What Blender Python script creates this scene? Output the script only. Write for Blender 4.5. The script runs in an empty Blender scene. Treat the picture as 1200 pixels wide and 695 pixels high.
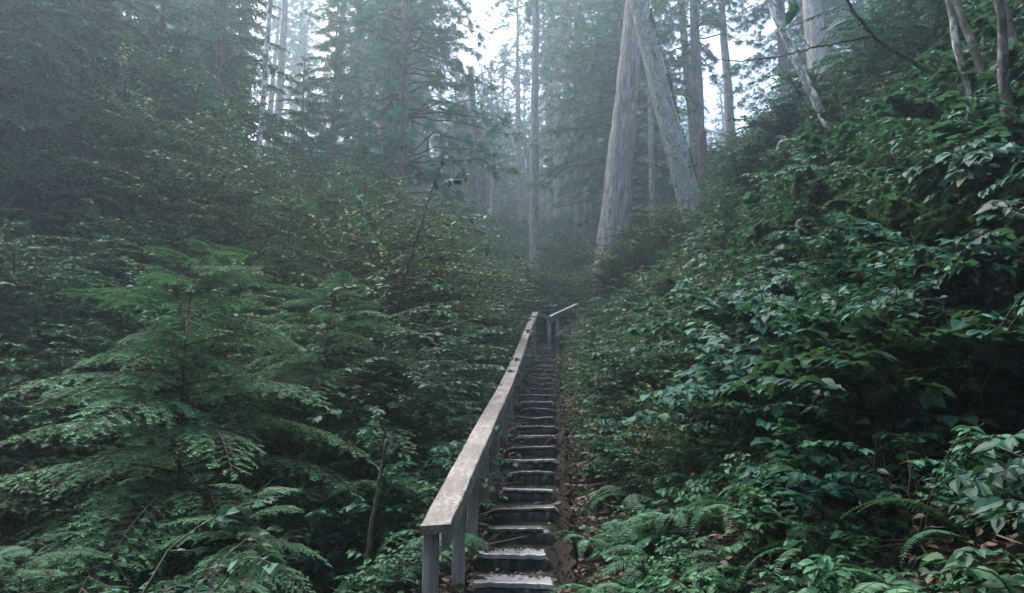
import bpy, math, random
import numpy as np
from mathutils import Vector, Matrix, Quaternion

# ------------------------------------------------------------ camera, sky, sun, exposure
sc = bpy.context.scene
COL = sc.collection
R = math.radians
PITCH = R(12.0)
EYE = 1.8
cam_d = bpy.data.cameras.new('camera'); cam = bpy.data.objects.new('camera', cam_d); COL.objects.link(cam)
cam.location = (0, 0, EYE); cam.rotation_euler = (R(90) + PITCH, 0, 0)
cam_d.sensor_width = 36; cam_d.lens = 850 / 1200 * 36; cam_d.clip_start = .05; cam_d.clip_end = 1500
sc.camera = cam

SUN_EL, SUN_AZ = R(66), R(-48)            # azimuth measured from +Y towards +X
w = bpy.data.worlds.new('World'); sc.world = w; w.use_nodes = True
nt = w.node_tree; nt.nodes.clear()
out = nt.nodes.new('ShaderNodeOutputWorld'); bg = nt.nodes.new('ShaderNodeBackground')
sky = nt.nodes.new('ShaderNodeTexSky'); sky.sky_type = 'NISHITA'; sky.sun_disc = False
sky.sun_elevation = SUN_EL; sky.sun_rotation = SUN_AZ
sky.air_density = 1.0; sky.dust_density = 6.0; sky.ozone_density = 1.0
hsv = nt.nodes.new('ShaderNodeHueSaturation'); hsv.inputs['Saturation'].default_value = 1.0   # thin cloud greys the blue
nt.links.new(sky.outputs[0], hsv.inputs['Color']); nt.links.new(hsv.outputs[0], bg.inputs['Color'])
bg.inputs['Strength'].default_value = 0.15
nt.links.new(bg.outputs[0], out.inputs['Surface'])
sun_d = bpy.data.lights.new('sun', 'SUN'); sun = bpy.data.objects.new('sun', sun_d); COL.objects.link(sun)
sun_d.energy = 1.1; sun_d.angle = R(35); sun_d.color = (1, .98, .95)
sdir = Vector((math.sin(SUN_AZ) * math.cos(SUN_EL), math.cos(SUN_AZ) * math.cos(SUN_EL), math.sin(SUN_EL)))
sun.rotation_euler = sdir.to_track_quat('Z', 'Y').to_euler(); sun.location = (0, 0, 60)
vs = sc.view_settings
vs.view_transform = 'Standard'; vs.look = 'None'; vs.gamma = 1; vs.use_curve_mapping = False
vs.exposure = 1.72
cy = sc.cycles
cy.max_bounces = 6; cy.diffuse_bounces = 3; cy.glossy_bounces = 2; cy.transmission_bounces = 4
cy.volume_bounces = 2; cy.transparent_max_bounces = 8; cy.use_denoising = True
cy.caustics_reflective = False; cy.caustics_refractive = False
cy.sample_clamp_indirect = 4
try:
    cy.denoiser = 'OPENIMAGEDENOISE'; cy.denoising_input_passes = 'RGB_ALBEDO_NORMAL'; cy.denoising_prefilter = 'ACCURATE'
except Exception: pass
HAZE_DENSITY = 0.0054
HAZE_COLOR = (.70, .88, 1.0)

# ------------------------------------------------------------ helpers
def P(px, py, D):
    xc = (px - 600) / 850 * D; yc = -(py - 347.5) / 850 * D
    return Vector((xc, D * math.cos(PITCH) - yc * math.sin(PITCH), EYE + D * math.sin(PITCH) + yc * math.cos(PITCH)))

def smooth(a, b, x):
    t = np.clip((x - a) / (b - a), 0, 1); return t * t * (3 - 2 * t)

def path_x(y):  return .06 * (y - 4.4) + .5 * smooth(22, 30, y) * 3
def path_z(y):
    y = np.asarray(y, float)
    return .227 * np.minimum(y, 22.5) + .43 * np.clip(y - 22.5, 0, 27.5) + .03 * np.clip(y - 50, 0, None)

def bumps(x, y):
    return (.10 * np.sin(x * 1.3 + 1.1 * y) * np.cos(y * 1.7 - .6 * x) + .22 * np.sin(x * .37 + 2) * np.sin(y * .45 + x * .11)
            + .05 * np.sin(x * 3.1 + 4 * np.sin(y * 1.9)) + .6 * np.sin(x * .11 + y * .05) * np.sin(y * .13 + 1) * smooth(12, 40, y))

def ground(x, y):
    x = np.asarray(x, float); y = np.asarray(y, float)
    d = x - path_x(y)
    z = path_z(y)
    bk = 1 - .55 * smooth(22, 38, y)
    right = -.16 * smooth(.26, .42, d) + bk * (.82 * np.clip(d - .85, 0, 1.4) + 1.03 * np.clip(d - 2.25, 0, 5.2) + .30 * np.clip(d - 7.45, 0, 30)) \
        - .05 * smooth(.8, .9, d)
    left = -1.05 * smooth(.35, 1.9, -d) + .50 * np.clip(-d - 3.6, 0, 14) * (1 - .3 * smooth(20, 40, y)) + .2 * np.clip(-d - 17, 0, 40)
    amp = smooth(.5, 2.0, np.abs(d))
    under = -.10 * (1 - smooth(.36, .5, np.abs(d))) * (y < 23.5)
    return z + right + left + under + amp * bumps(x, y)

class MB:
    """collects triangle soups and links them as one mesh object"""
    def __init__(s): s.V = []; s.F = []; s.M = []; s.S = []; s.A = []; s.n = 0
    def add(s, V, F, mat=0, sm=False, tip=None):
        V = np.asarray(V, np.float32).reshape(-1, 3); F = np.asarray(F, np.int32).reshape(-1, 3)
        s.V.append(V); s.F.append(F + s.n); s.n += len(V)
        s.M.append(np.full(len(F), mat, np.int32)); s.S.append(np.full(len(F), sm, bool))
        s.A.append(np.zeros(len(V), np.float32) if tip is None else np.asarray(tip, np.float32))
    def mesh(s, name, mats):
        V = np.concatenate(s.V); F = np.concatenate(s.F)
        me = bpy.data.meshes.new(name)
        me.vertices.add(len(V)); me.vertices.foreach_set('co', V.ravel())
        me.loops.add(len(F) * 3); me.loops.foreach_set('vertex_index', F.ravel())
        me.polygons.add(len(F)); me.polygons.foreach_set('loop_start', np.arange(0, len(F) * 3, 3, dtype=np.int32))
        for m in mats: me.materials.append(m)
        me.polygons.foreach_set('material_index', np.concatenate(s.M))
        me.polygons.foreach_set('use_smooth', np.concatenate(s.S))
        a = me.attributes.new('tip', 'FLOAT', 'POINT'); a.data.foreach_set('value', np.concatenate(s.A))
        me.update(calc_edges=True); me.validate()
        return me
    def build(s, name, mats, parent=None):
        me = s.mesh(name, mats)
        return link(name, me, parent)

def link(name, me, parent=None, loc=None, rot=None, scl=None):
    o = bpy.data.objects.new(name, me); COL.objects.link(o)
    if parent: o.parent = parent
    if loc is not None: o.location = loc
    if rot is not None: o.rotation_euler = rot
    if scl is not None: o.scale = (scl,) * 3 if np.isscalar(scl) else scl
    return o

def tag(o, label=None, cat=None, group=None, kind=None):
    if label: o['label'] = label
    if cat: o['category'] = cat
    if group: o['group'] = group
    if kind: o['kind'] = kind
    return o

def nrm(v): return v / np.maximum(np.linalg.norm(v, axis=-1, keepdims=True), 1e-9)

def place(tV, tF, pos, d, up, size):
    """copies a template (y axis = along, z = up) to many places; returns V, F"""
    n = len(pos); d = nrm(d); x = nrm(np.cross(d, up)); z = np.cross(x, d)
    size = np.broadcast_to(np.asarray(size, float), (n,))[:, None, None]
    B = np.stack([x, d, z], 1)                       # n,3,3
    V = pos[:, None, :] + size * np.einsum('vk,nkj->nvj', tV, B)
    F = tF[None] + (np.arange(n) * len(tV))[:, None, None]
    return V.reshape(-1, 3), F.reshape(-1, 3)

def tube(path, rad, k=6, cap=True):
    path = np.asarray(path, float); n = len(path); rad = np.broadcast_to(rad, (n,))
    t = nrm(np.gradient(path, axis=0)); ref = np.array([0.31, .17, .93]) if abs(t[0][2]) < .9 else np.array([1., .1, 0])
    a = nrm(np.cross(t, ref)); b = np.cross(t, a)
    th = np.arange(k) / k * 2 * math.pi
    V = path[:, None] + rad[:, None, None] * (np.cos(th)[None, :, None] * a[:, None] + np.sin(th)[None, :, None] * b[:, None])
    V = V.reshape(-1, 3); F = []
    for i in range(n - 1):
        for j in range(k):
            p, q = i * k + j, i * k + (j + 1) % k
            F += [(p, q, q + k), (p, q + k, p + k)]
    if cap:
        for j in range(1, k - 1): F += [(0, j + 1, j), ((n - 1) * k, (n - 1) * k + j, (n - 1) * k + j + 1)]
    return V, np.array(F)

# ------------------------------------------------------------ materials
def new_mat(name):
    m = bpy.data.materials.new(name); m.use_nodes = True; t = m.node_tree; t.nodes.clear()
    o = t.nodes.new('ShaderNodeOutputMaterial'); p = t.nodes.new('ShaderNodeBsdfPrincipled')
    t.links.new(p.outputs[0], o.inputs['Surface']); return m, t, p, o

def ramp(t, fac, stops):
    r = t.nodes.new('ShaderNodeValToRGB'); t.links.new(fac, r.inputs[0]); e = r.color_ramp.elements
    while len(e) < len(stops): e.new(.5)
    for el, (p_, c) in zip(e, stops): el.position = p_; el.color = (*c, 1) if len(c) == 3 else c
    return r.outputs[0]

def coords(t, kind='Object', scale=(1, 1, 1)):
    c = t.nodes.new('ShaderNodeTexCoord'); m = t.nodes.new('ShaderNodeMapping'); m.inputs['Scale'].default_value = scale
    t.links.new(c.outputs[kind], m.inputs[0]); return m.outputs[0]

def noise(t, vec, scale, detail=6, rough=.6, dist=0):
    n = t.nodes.new('ShaderNodeTexNoise'); n.inputs['Scale'].default_value = scale; n.inputs['Detail'].default_value = detail
    n.inputs['Roughness'].default_value = rough; n.inputs['Distortion'].default_value = dist
    t.links.new(vec, n.inputs['Vector']); return n.outputs[0]

def mixc(t, fac, a, b, mode='MIX'):
    m = t.nodes.new('ShaderNodeMix'); m.data_type = 'RGBA'; m.blend_type = mode
    for s, v in ((m.inputs[0], fac), (m.inputs[6], a), (m.inputs[7], b)):
        if isinstance(v, (int, float)): s.default_value = v
        elif isinstance(v, tuple): s.default_value = (*v, 1)
        else: t.links.new(v, s)
    return m.outputs[2]

def bump(t, p, h, strength=.5, dist=.02):
    b = t.nodes.new('ShaderNodeBump'); b.inputs['Strength'].default_value = strength; b.inputs['Distance'].default_value = dist
    t.links.new(h, b.inputs['Height']); t.links.new(b.outputs[0], p.inputs['Normal'])

def leaf_mat(name, dark, light, old=None, old_at=.93, tipc=None, rough=.42, spec=.5, trans=.25):
    """leaf or needle: random tone per leaf and per plant, a little light through it"""
    m, t, p, o = new_mat(name)
    g = t.nodes.new('ShaderNodeNewGeometry'); oi = t.nodes.new('ShaderNodeObjectInfo')
    stops = [(0, tuple(k_ * .8 for k_ in dark)), (.85, tuple(k_ * 1.12 for k_ in light))]
    if old: stops += [(old_at, light), (min(old_at + .02, 1), old)]
    c = ramp(t, g.outputs['Random Per Island'], stops)
    v = t.nodes.new('ShaderNodeMapRange'); v.inputs[3].default_value = .62; v.inputs[4].default_value = 1.35
    t.links.new(oi.outputs['Random'], v.inputs[0])
    h = t.nodes.new('ShaderNodeHueSaturation'); t.links.new(c, h.inputs['Color']); t.links.new(v.outputs[0], h.inputs['Value'])
    f1 = t.nodes.new('ShaderNodeMath'); f1.operation = 'MULTIPLY'; f1.inputs[1].default_value = 7.3; t.links.new(oi.outputs['Random'], f1.inputs[0])
    f2 = t.nodes.new('ShaderNodeMath'); f2.operation = 'FRACT'; t.links.new(f1.outputs[0], f2.inputs[0])
    hr = t.nodes.new('ShaderNodeMapRange'); hr.inputs[3].default_value = .485; hr.inputs[4].default_value = .525
    t.links.new(f2.outputs[0], hr.inputs[0]); t.links.new(hr.outputs[0], h.inputs['Hue'])
    c = h.outputs[0]
    if tipc:
        a = t.nodes.new('ShaderNodeAttribute'); a.attribute_name = 'tip'
        c = mixc(t, a.outputs['Fac'], c, tipc)
    t.links.new(c, p.inputs['Base Color']); p.inputs['Roughness'].default_value = rough
    p.inputs['Specular IOR Level'].default_value = spec
    tr = t.nodes.new('ShaderNodeBsdfTranslucent'); t.links.new(mixc(t, .35, c, (.12, .2, .03)), tr.inputs[0])
    mx = t.nodes.new('ShaderNodeMixShader'); mx.inputs[0].default_value = trans
    t.links.new(p.outputs[0], mx.inputs[1]); t.links.new(tr.outputs[0], mx.inputs[2]); t.links.new(mx.outputs[0], o.inputs['Surface'])
    return m

def bark_mat(name, dark, light, moss=0.0, mossc=(.07, .09, .03), sc_=(14, 14, 2.2), bstr=.9, patch=None):
    m, t, p, o = new_mat(name)
    v = coords(t, 'Object', sc_); v1 = coords(t, 'Object', (1, 1, 1))
    n1 = noise(t, v, 1, 10, .68, .6)
    n0 = noise(t, coords(t, 'Object', tuple(k_ * .55 for k_ in sc_)), 1, 5, .55, 1.6)
    crack = ramp(t, n0, [(.40, (1, 1, 1)), (.475, (.12, .12, .12)), (.50, (0, 0, 0)), (.53, (.25, .25, .25)), (.60, (1, 1, 1))])
    c = ramp(t, n1, [(.3, dark), (.66, light)])
    c = mixc(t, crack, mixc(t, .62, c, (.015, .013, .012)), c)
    big = noise(t, v1, .9, 4, .6)
    c = mixc(t, ramp(t, big, [(.35, (0, 0, 0)), (.7, (.6, .6, .6))]), c, mixc(t, .5, dark, light))
    if patch:
        pn = noise(t, coords(t, 'Object', (9, 9, 5)), 1, 5, .62)
        c = mixc(t, ramp(t, pn, [(.5, (0, 0, 0)), (.56, (1, 1, 1))]), c, patch)
    if moss:
        mn = noise(t, v1, 4.5, 8, .7)
        f = ramp(t, mn, [(.62 - .22 * moss, (0, 0, 0)), (.70 - .18 * moss, (1, 1, 1))])
        c = mixc(t, f, c, mossc)
    t.links.new(c, p.inputs['Base Color']); p.inputs['Roughness'].default_value = .9; p.inputs['Specular IOR Level'].default_value = .2
    hh = t.nodes.new('ShaderNodeMath'); hh.operation = 'MULTIPLY'; t.links.new(crack, hh.inputs[0]); t.links.new(n1, hh.inputs[1])
    bump(t, p, hh.outputs[0], bstr, .03)
    return m

def plain(name, col, rough=.8):
    m, t, p, o = new_mat(name); n = noise(t, coords(t), 9, 6, .65)
    c = ramp(t, n, [(.3, tuple(x * .55 for x in col)), (.7, tuple(min(1, x * 1.35) for x in col))])
    t.links.new(c, p.inputs['Base Color']); p.inputs['Roughness'].default_value = rough; return m

M = {}
M['broad'] = leaf_mat('broad_leaf', (.012, .060, .046), (.028, .112, .078), (.13, .12, .04), .985, rough=.52, spec=.24, trans=.36)
M['broad2'] = leaf_mat('glossy_leaf', (.012, .064, .042), (.032, .125, .074), (.14, .09, .03), .985, rough=.5, spec=.27)
M['small'] = leaf_mat('small_leaf', (.014, .064, .042), (.036, .125, .070), (.15, .14, .05), .975, rough=.54, spec=.24)
M['olive'] = leaf_mat('olive_leaf', (.036, .085, .036), (.090, .165, .066), (.16, .085, .035), .94, rough=.54, spec=.24)
M['bright'] = leaf_mat('yellow_green_leaf', (.026, .090, .042), (.080, .165, .070), (.24, .21, .06), .96, rough=.52, spec=.24)
M['needle'] = leaf_mat('hemlock_needle', (.014, .070, .038), (.034, .125, .062), tipc=(.18, .42, .20), rough=.55, trans=.22, spec=.3)
M['needle_far'] = leaf_mat('conifer_needle', (.014, .090, .062), (.036, .165, .105), tipc=(.100, .26, .145), rough=.6, trans=.2, spec=.25)
M['fern'] = leaf_mat('fern_leaf', (.024, .095, .048), (.055, .170, .076), rough=.5, trans=.3, spec=.3)
M['litter'] = leaf_mat('dead_leaf', (.025, .015, .010), (.085, .042, .024), (.15, .085, .04), .9, rough=.6, trans=.1)
M['moss'] = leaf_mat('moss', (.05, .065, .02), (.13, .15, .05), rough=.9, spec=.1)
M['stem'] = plain('shrub_stem', (.045, .034, .026)); M['palestem'] = plain('pale_stem', (.20, .17, .14))
M['redstem'] = plain('hemlock_stem', (.065, .040, .030))
M['bark'] = bark_mat('furrowed_grey_bark', (.24, .22, .215), (.56, .535, .525), sc_=(9, 9, 1.7))
M['mossbark'] = bark_mat('lichen_bark', (.42, .41, .38), (.80, .78, .75), .22, (.14, .15, .065), (10, 10, 4))
M['farbark'] = bark_mat('conifer_bark', (.11, .095, .09), (.32, .28, .26), .3, (.06, .07, .04), (9, 9, 1.5))
M['redbark'] = bark_mat('red_brown_bark', (.09, .055, .045), (.24, .16, .135), 0, sc_=(9, 9, 1.2))
M['palebark'] = bark_mat('pale_snag_bark', (.24, .22, .21), (.50, .47, .45), .2, sc_=(9, 9, 2))
M['alder'] = bark_mat('alder_bark', (.30, .29, .27), (.60, .59, .56), .35, (.06, .065, .04), (5, 5, 5), .4, (.80, .80, .78))
M['slimalder'] = bark_mat('slim_alder_bark', (.13, .13, .115), (.33, .325, .30), .5, (.05, .06, .03), (6, 6, 6), .4, (.50, .50, .48))
M['darkalder'] = bark_mat('dark_alder_bark', (.07, .065, .06), (.23, .22, .20), .5, (.06, .07, .04), (6, 6, 5), .4)

def wood_mat(name, dark, light, grain=(30, 2, 30), rough=.75, speck=None, spec=.5):
    m, t, p, o = new_mat(name); p.inputs['Specular IOR Level'].default_value = spec
    v = coords(t, 'Object', grain)
    n1 = noise(t, v, 1, 8, .65, .4); n2 = noise(t, coords(t), 2.4, 4, .6); n3 = noise(t, coords(t), 38, 5, .75)
    c = ramp(t, n1, [(.3, dark), (.65, light)])
    c = mixc(t, ramp(t, n2, [(.4, (0, 0, 0)), (.62, (.6, .6, .6))]), c, tuple(a * .75 for a in dark))
    if speck: c = mixc(t, ramp(t, n3, [(.5, (0, 0, 0)), (.6, (.9, .9, .9))]), c, speck)
    t.links.new(c, p.inputs['Base Color']); p.inputs['Roughness'].default_value = rough
    h = t.nodes.new('ShaderNodeMath'); h.operation = 'ADD'; t.links.new(n1, h.inputs[0]); t.links.new(n3, h.inputs[1])
    bump(t, p, h.outputs[0], .5, .006)
    return m
M['rail'] = wood_mat('weathered_rail', (.125, .114, .108), (.33, .302, .290), speck=(.09, .065, .05))
M['palerail'] = wood_mat('bleached_rail', (.30, .28, .27), (.62, .58, .56))
M['post'] = wood_mat('grey_post', (.11, .105, .10), (.37, .365, .36), (34, 34, 2.5))
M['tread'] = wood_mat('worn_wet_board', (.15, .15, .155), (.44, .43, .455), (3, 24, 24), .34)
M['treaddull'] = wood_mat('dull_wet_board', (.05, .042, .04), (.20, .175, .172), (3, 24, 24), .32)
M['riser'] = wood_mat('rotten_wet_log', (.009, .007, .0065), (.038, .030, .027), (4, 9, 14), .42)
M['rot'] = wood_mat('splintered_wood', (.004, .0035, .003), (.026, .016, .011), (26, 2.5, 26), .85, (.036, .023, .016), spec=.15)
M['root'] = wood_mat('bleached_root', (.10, .08, .07), (.32, .28, .26), (4, 4, 20), .7)

# ground material: dark humus, litter, a wetter stony gully
m, t, p, o = new_mat('forest_floor')
v = coords(t, 'Object')
c = ramp(t, noise(t, v, 2.2, 10, .7), [(.32, (.006, .005, .0045)), (.55, (.017, .013, .010)), (.72, (.038, .024, .016))])
c = mixc(t, ramp(t, noise(t, v, 17, 6, .8), [(.52, (0, 0, 0)), (.62, (1, 1, 1))]), c, (.028, .025, .024))
c = mixc(t, ramp(t, noise(t, v, .7, 5, .6), [(.52, (0, 0, 0)), (.6, (.7, .7, .7))]), c, (.03, .045, .018))
t.links.new(c, p.inputs['Base Color']); p.inputs['Roughness'].default_value = .9; p.inputs['Specular IOR Level'].default_value = .2
bump(t, p, noise(t, v, 14, 10, .75), .9, .06)
M['ground'] = m

# ------------------------------------------------------------ ground
def axis(lo, hi, n, c, k):
    u = np.linspace(-1, 1, n); s = np.sinh(u * k) / math.sinh(k)
    return np.where(s < 0, c + s * (c - lo), c + s * (hi - c))
gx = axis(-95, 95, 300, .6, 4.2); gy = axis(-38, 160, 380, 5, 3.4)
X, Y = np.meshgrid(gx, gy); Z = ground(X, Y)
rg = np.random.default_rng(3)
fine = .05 * (rg.random(Z.shape) - .5) * smooth(.3, 1, np.abs(X - path_x(Y))); Z = Z + fine
V = np.stack([X, Y, Z], -1).reshape(-1, 3); nx = len(gx)
I = np.arange(nx * (len(gy) - 1)).reshape(-1, nx)[:, :-1].ravel()
F = np.concatenate([np.stack([I, I + 1, I + nx + 1], -1), np.stack([I, I + nx + 1, I + nx], -1)])
b = MB(); b.add(V, F, 0, True); g_ = b.build('ground', [M['ground']]); tag(g_, kind='structure')

# ------------------------------------------------------------ templates for leaves
def leaf_tpl(ts, ws, fold=.22, droop=.25, side=0.0):
    """midrib plus two edges, folded up at the sides and drooping to the tip (length 1 along y)"""
    V, F = [], []
    for t_, w_ in zip(ts, ws):
        z0 = -droop * t_ * t_
        V += [(0, t_, z0), (-w_, t_ + side * w_, z0 + fold * w_), (w_, t_ + side * w_, z0 + fold * w_)]
    for i in range(len(ts) - 1):
        a, b_ = i * 3, i * 3 + 3
        F += [(a, b_, b_ + 1), (a, b_ + 1, a + 1), (a, b_ + 2, b_), (a, a + 2, b_ + 2)]
    return np.array(V, float), np.array(F)
OV = leaf_tpl([0, .12, .35, .62, .85, 1], [.01, .2, .31, .24, .1, .005])
SM = leaf_tpl([0, .4, 1], [.02, .30, .01], .2, .15)
# toothed leaflet, and three of them on one stalk
tj = [0, .10, .17, .24, .33, .40, .49, .56, .65, .71, .80, .85, 1]
wj = [.02, .22, .30, .27, .38, .33, .38, .29, .30, .21, .20, .12, .003]
TJ = leaf_tpl(tj, wj, .18, .30)
def rotz(V, a, s=1, off=(0, 0, 0)):
    c_, s_ = math.cos(a), math.sin(a)
    return np.stack([V[:, 0] * c_ - V[:, 1] * s_, V[:, 0] * s_ + V[:, 1] * c_, V[:, 2]], -1) * s + np.array(off)
def merge(parts):
    V, F, n = [], [], 0
    for v_, f_ in parts: V.append(v_); F.append(f_ + n); n += len(v_)
    return np.concatenate(V), np.concatenate(F)
TRI = merge([(rotz(TJ[0], 0, .62, (0, .38, -.05)), TJ[1]), (rotz(TJ[0], R(62), .5, (0, .34, -.04)), TJ[1]),
             (rotz(TJ[0], R(-62), .5, (0, .34, -.04)), TJ[1]),
             (np.array([(-.012, 0, 0), (.012, 0, 0), (0, .4, -.03)]), np.array([(0, 1, 2)]))])

def shrub_mb(seed, leaf, size, n_stem=9, H=.9, spread=.7, per=16, twigs=3, flat=.75, sizevar=.45, stemr=.006):
    """arching stems, side twigs and leaves held nearly level: materials 0 stem, 1 leaf"""
    r = np.random.default_rng(seed); b = MB(); pos, dr = [], []
    for i in range(n_stem):
        az = r.uniform(0, 2 * math.pi); hh = H * r.uniform(.55, 1.1); sp = spread * r.uniform(.25, 1.1)
        t_ = np.linspace(0, 1, 9)
        o0 = r.normal(0, .08 * spread, 2)
        x = o0[0] + np.cos(az) * sp * t_ ** 1.5; y = o0[1] + np.sin(az) * sp * t_ ** 1.5
        z = hh * (1.25 * t_ - .35 * t_ ** 3) * 1.05
        pth = np.stack([x, y, z], -1); pth[1:] += r.normal(0, .018 * H, (8, 3))
        v_, f_ = tube(pth, np.linspace(stemr * 1.3, stemr * .35, 9), 4, False); b.add(v_, f_, 0, True)
        axes = [(pth, 3)]
        for k in range(twigs):
            j = r.integers(3, 8); a2 = az + r.uniform(-1.6, 1.6); L = r.uniform(.25, .5) * H
            tt = np.linspace(0, 1, 6)
            q = pth[j] + np.stack([np.cos(a2) * L * tt, np.sin(a2) * L * tt, L * (.45 * tt - .35 * tt ** 2)], -1)
            v_, f_ = tube(q, np.linspace(stemr * .6, stemr * .25, 6), 3, False); b.add(v_, f_, 0, True); axes.append((q, 1))
        for q, st in axes:
            tp = r.uniform(st / len(q), 1, per) * (len(q) - 1); i0 = np.minimum(tp.astype(int), len(q) - 2); fr = (tp - i0)[:, None]
            pp = q[i0] * (1 - fr) + q[i0 + 1] * fr; ax = nrm(q[i0 + 1] - q[i0])
            sgn = np.where(r.random(per) < .5, -1, 1)[:, None]
            side = nrm(np.cross(ax, (0, 0, 1)) + 1e-6)
            d = ax * .55 + side * sgn + r.normal(0, .35, (per, 3)); d[:, 2] *= .35; d[:, 2] -= .12
            pos.append(pp); dr.append(d)
    pos = np.concatenate(pos); dr = np.concatenate(dr); n = len(pos)
    up = nrm(np.array([0, 0, 1.]) + r.normal(0, .55 * (1 - flat) + .18, (n, 3)))
    v_, f_ = place(leaf[0], leaf[1], pos, dr, up, size * r.uniform(1 - sizevar, 1 + sizevar * .6, n))
    b.add(v_, f_, 1)
    return b

# ------------------------------------------------------------ scattering one mass of ground cover
def stuff(name, points, variants, label, cat):
    """points: rows x, y, z, rx, ry, rz, scale ; one object whose node tree sets a clump on every point"""
    pts = np.asarray(points, np.float32)
    me = bpy.data.meshes.new(name); me.vertices.add(len(pts)); me.vertices.foreach_set('co', pts[:, :3].ravel())
    a = me.attributes.new('rot', 'FLOAT_VECTOR', 'POINT'); a.data.foreach_set('vector', pts[:, 3:6].ravel())
    a = me.attributes.new('scl', 'FLOAT', 'POINT'); a.data.foreach_set('value', pts[:, 6].copy())
    o = link(name, me); tag(o, label, cat, kind='stuff')
    col = bpy.data.collections.new(name + '_clumps')
    for i, vme in enumerate(variants): col.objects.link(bpy.data.objects.new('%s_%02d' % (name, i), vme))
    ng = bpy.data.node_groups.new(name, 'GeometryNodeTree')
    ng.interface.new_socket('Geometry', in_out='INPUT', socket_type='NodeSocketGeometry')
    ng.interface.new_socket('Geometry', in_out='OUTPUT', socket_type='NodeSocketGeometry')
    gi = ng.nodes.new('NodeGroupInput'); go = ng.nodes.new('NodeGroupOutput')
    m2p = ng.nodes.new('GeometryNodeMeshToPoints')
    ci = ng.nodes.new('GeometryNodeCollectionInfo'); ci.inputs['Collection'].default_value = col
    ci.inputs['Separate Children'].default_value = True; ci.inputs['Reset Children'].default_value = True
    ip = ng.nodes.new('GeometryNodeInstanceOnPoints'); ip.inputs['Pick Instance'].default_value = True
    ri = ng.nodes.new('FunctionNodeRandomValue'); ri.data_type = 'INT'; ri.inputs[4].default_value = 0; ri.inputs[5].default_value = len(variants) - 1
    na = ng.nodes.new('GeometryNodeInputNamedAttribute'); na.data_type = 'FLOAT_VECTOR'; na.inputs[0].default_value = 'rot'
    ns = ng.nodes.new('GeometryNodeInputNamedAttribute'); ns.data_type = 'FLOAT'; ns.inputs[0].default_value = 'scl'
    L = ng.links.new
    L(gi.outputs[0], m2p.inputs[0]); L(m2p.outputs[0], ip.inputs['Points']); L(ci.outputs[0], ip.inputs['Instance'])
    L(ri.outputs[2], ip.inputs['Instance Index']); L(na.outputs[0], ip.inputs['Rotation']); L(ns.outputs[0], ip.inputs['Scale'])
    L(ip.outputs[0], go.inputs[0])
    md = o.modifiers.new('scatter', 'NODES'); md.node_group = ng
    return o

def scatter(seed, n, xr, yr, keep, scl=(.8, 1.2), tilt=.15, dz=0.0, mind=None):
    r = np.random.default_rng(seed)
    x = r.uniform(*xr, n); y = r.uniform(*yr, n) if yr[1] < 30 else yr[0] + (yr[1] - yr[0]) * r.random(n) ** 1.0
    d = x - path_x(y); k = keep(x, y, d, r); x, y, d = x[k], y[k], d[k]
    z = ground(x, y) + dz
    e = .3; sx = (ground(x + e, y) - ground(x - e, y)) / (2 * e); sy = (ground(x, y + e) - ground(x, y - e)) / (2 * e)
    # lean a little out of the slope, then spin
    q = np.stack([x, y, z, np.arctan(sy) * .35 + r.normal(0, tilt, len(x)), -np.arctan(sx) * .35 + r.normal(0, tilt, len(x)),
                  r.uniform(-math.pi, math.pi, len(x)), r.uniform(*scl, len(x))], -1)
    return q
inview = lambda x, y, m=3.0: np.abs(x) < y * .74 + m

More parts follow.
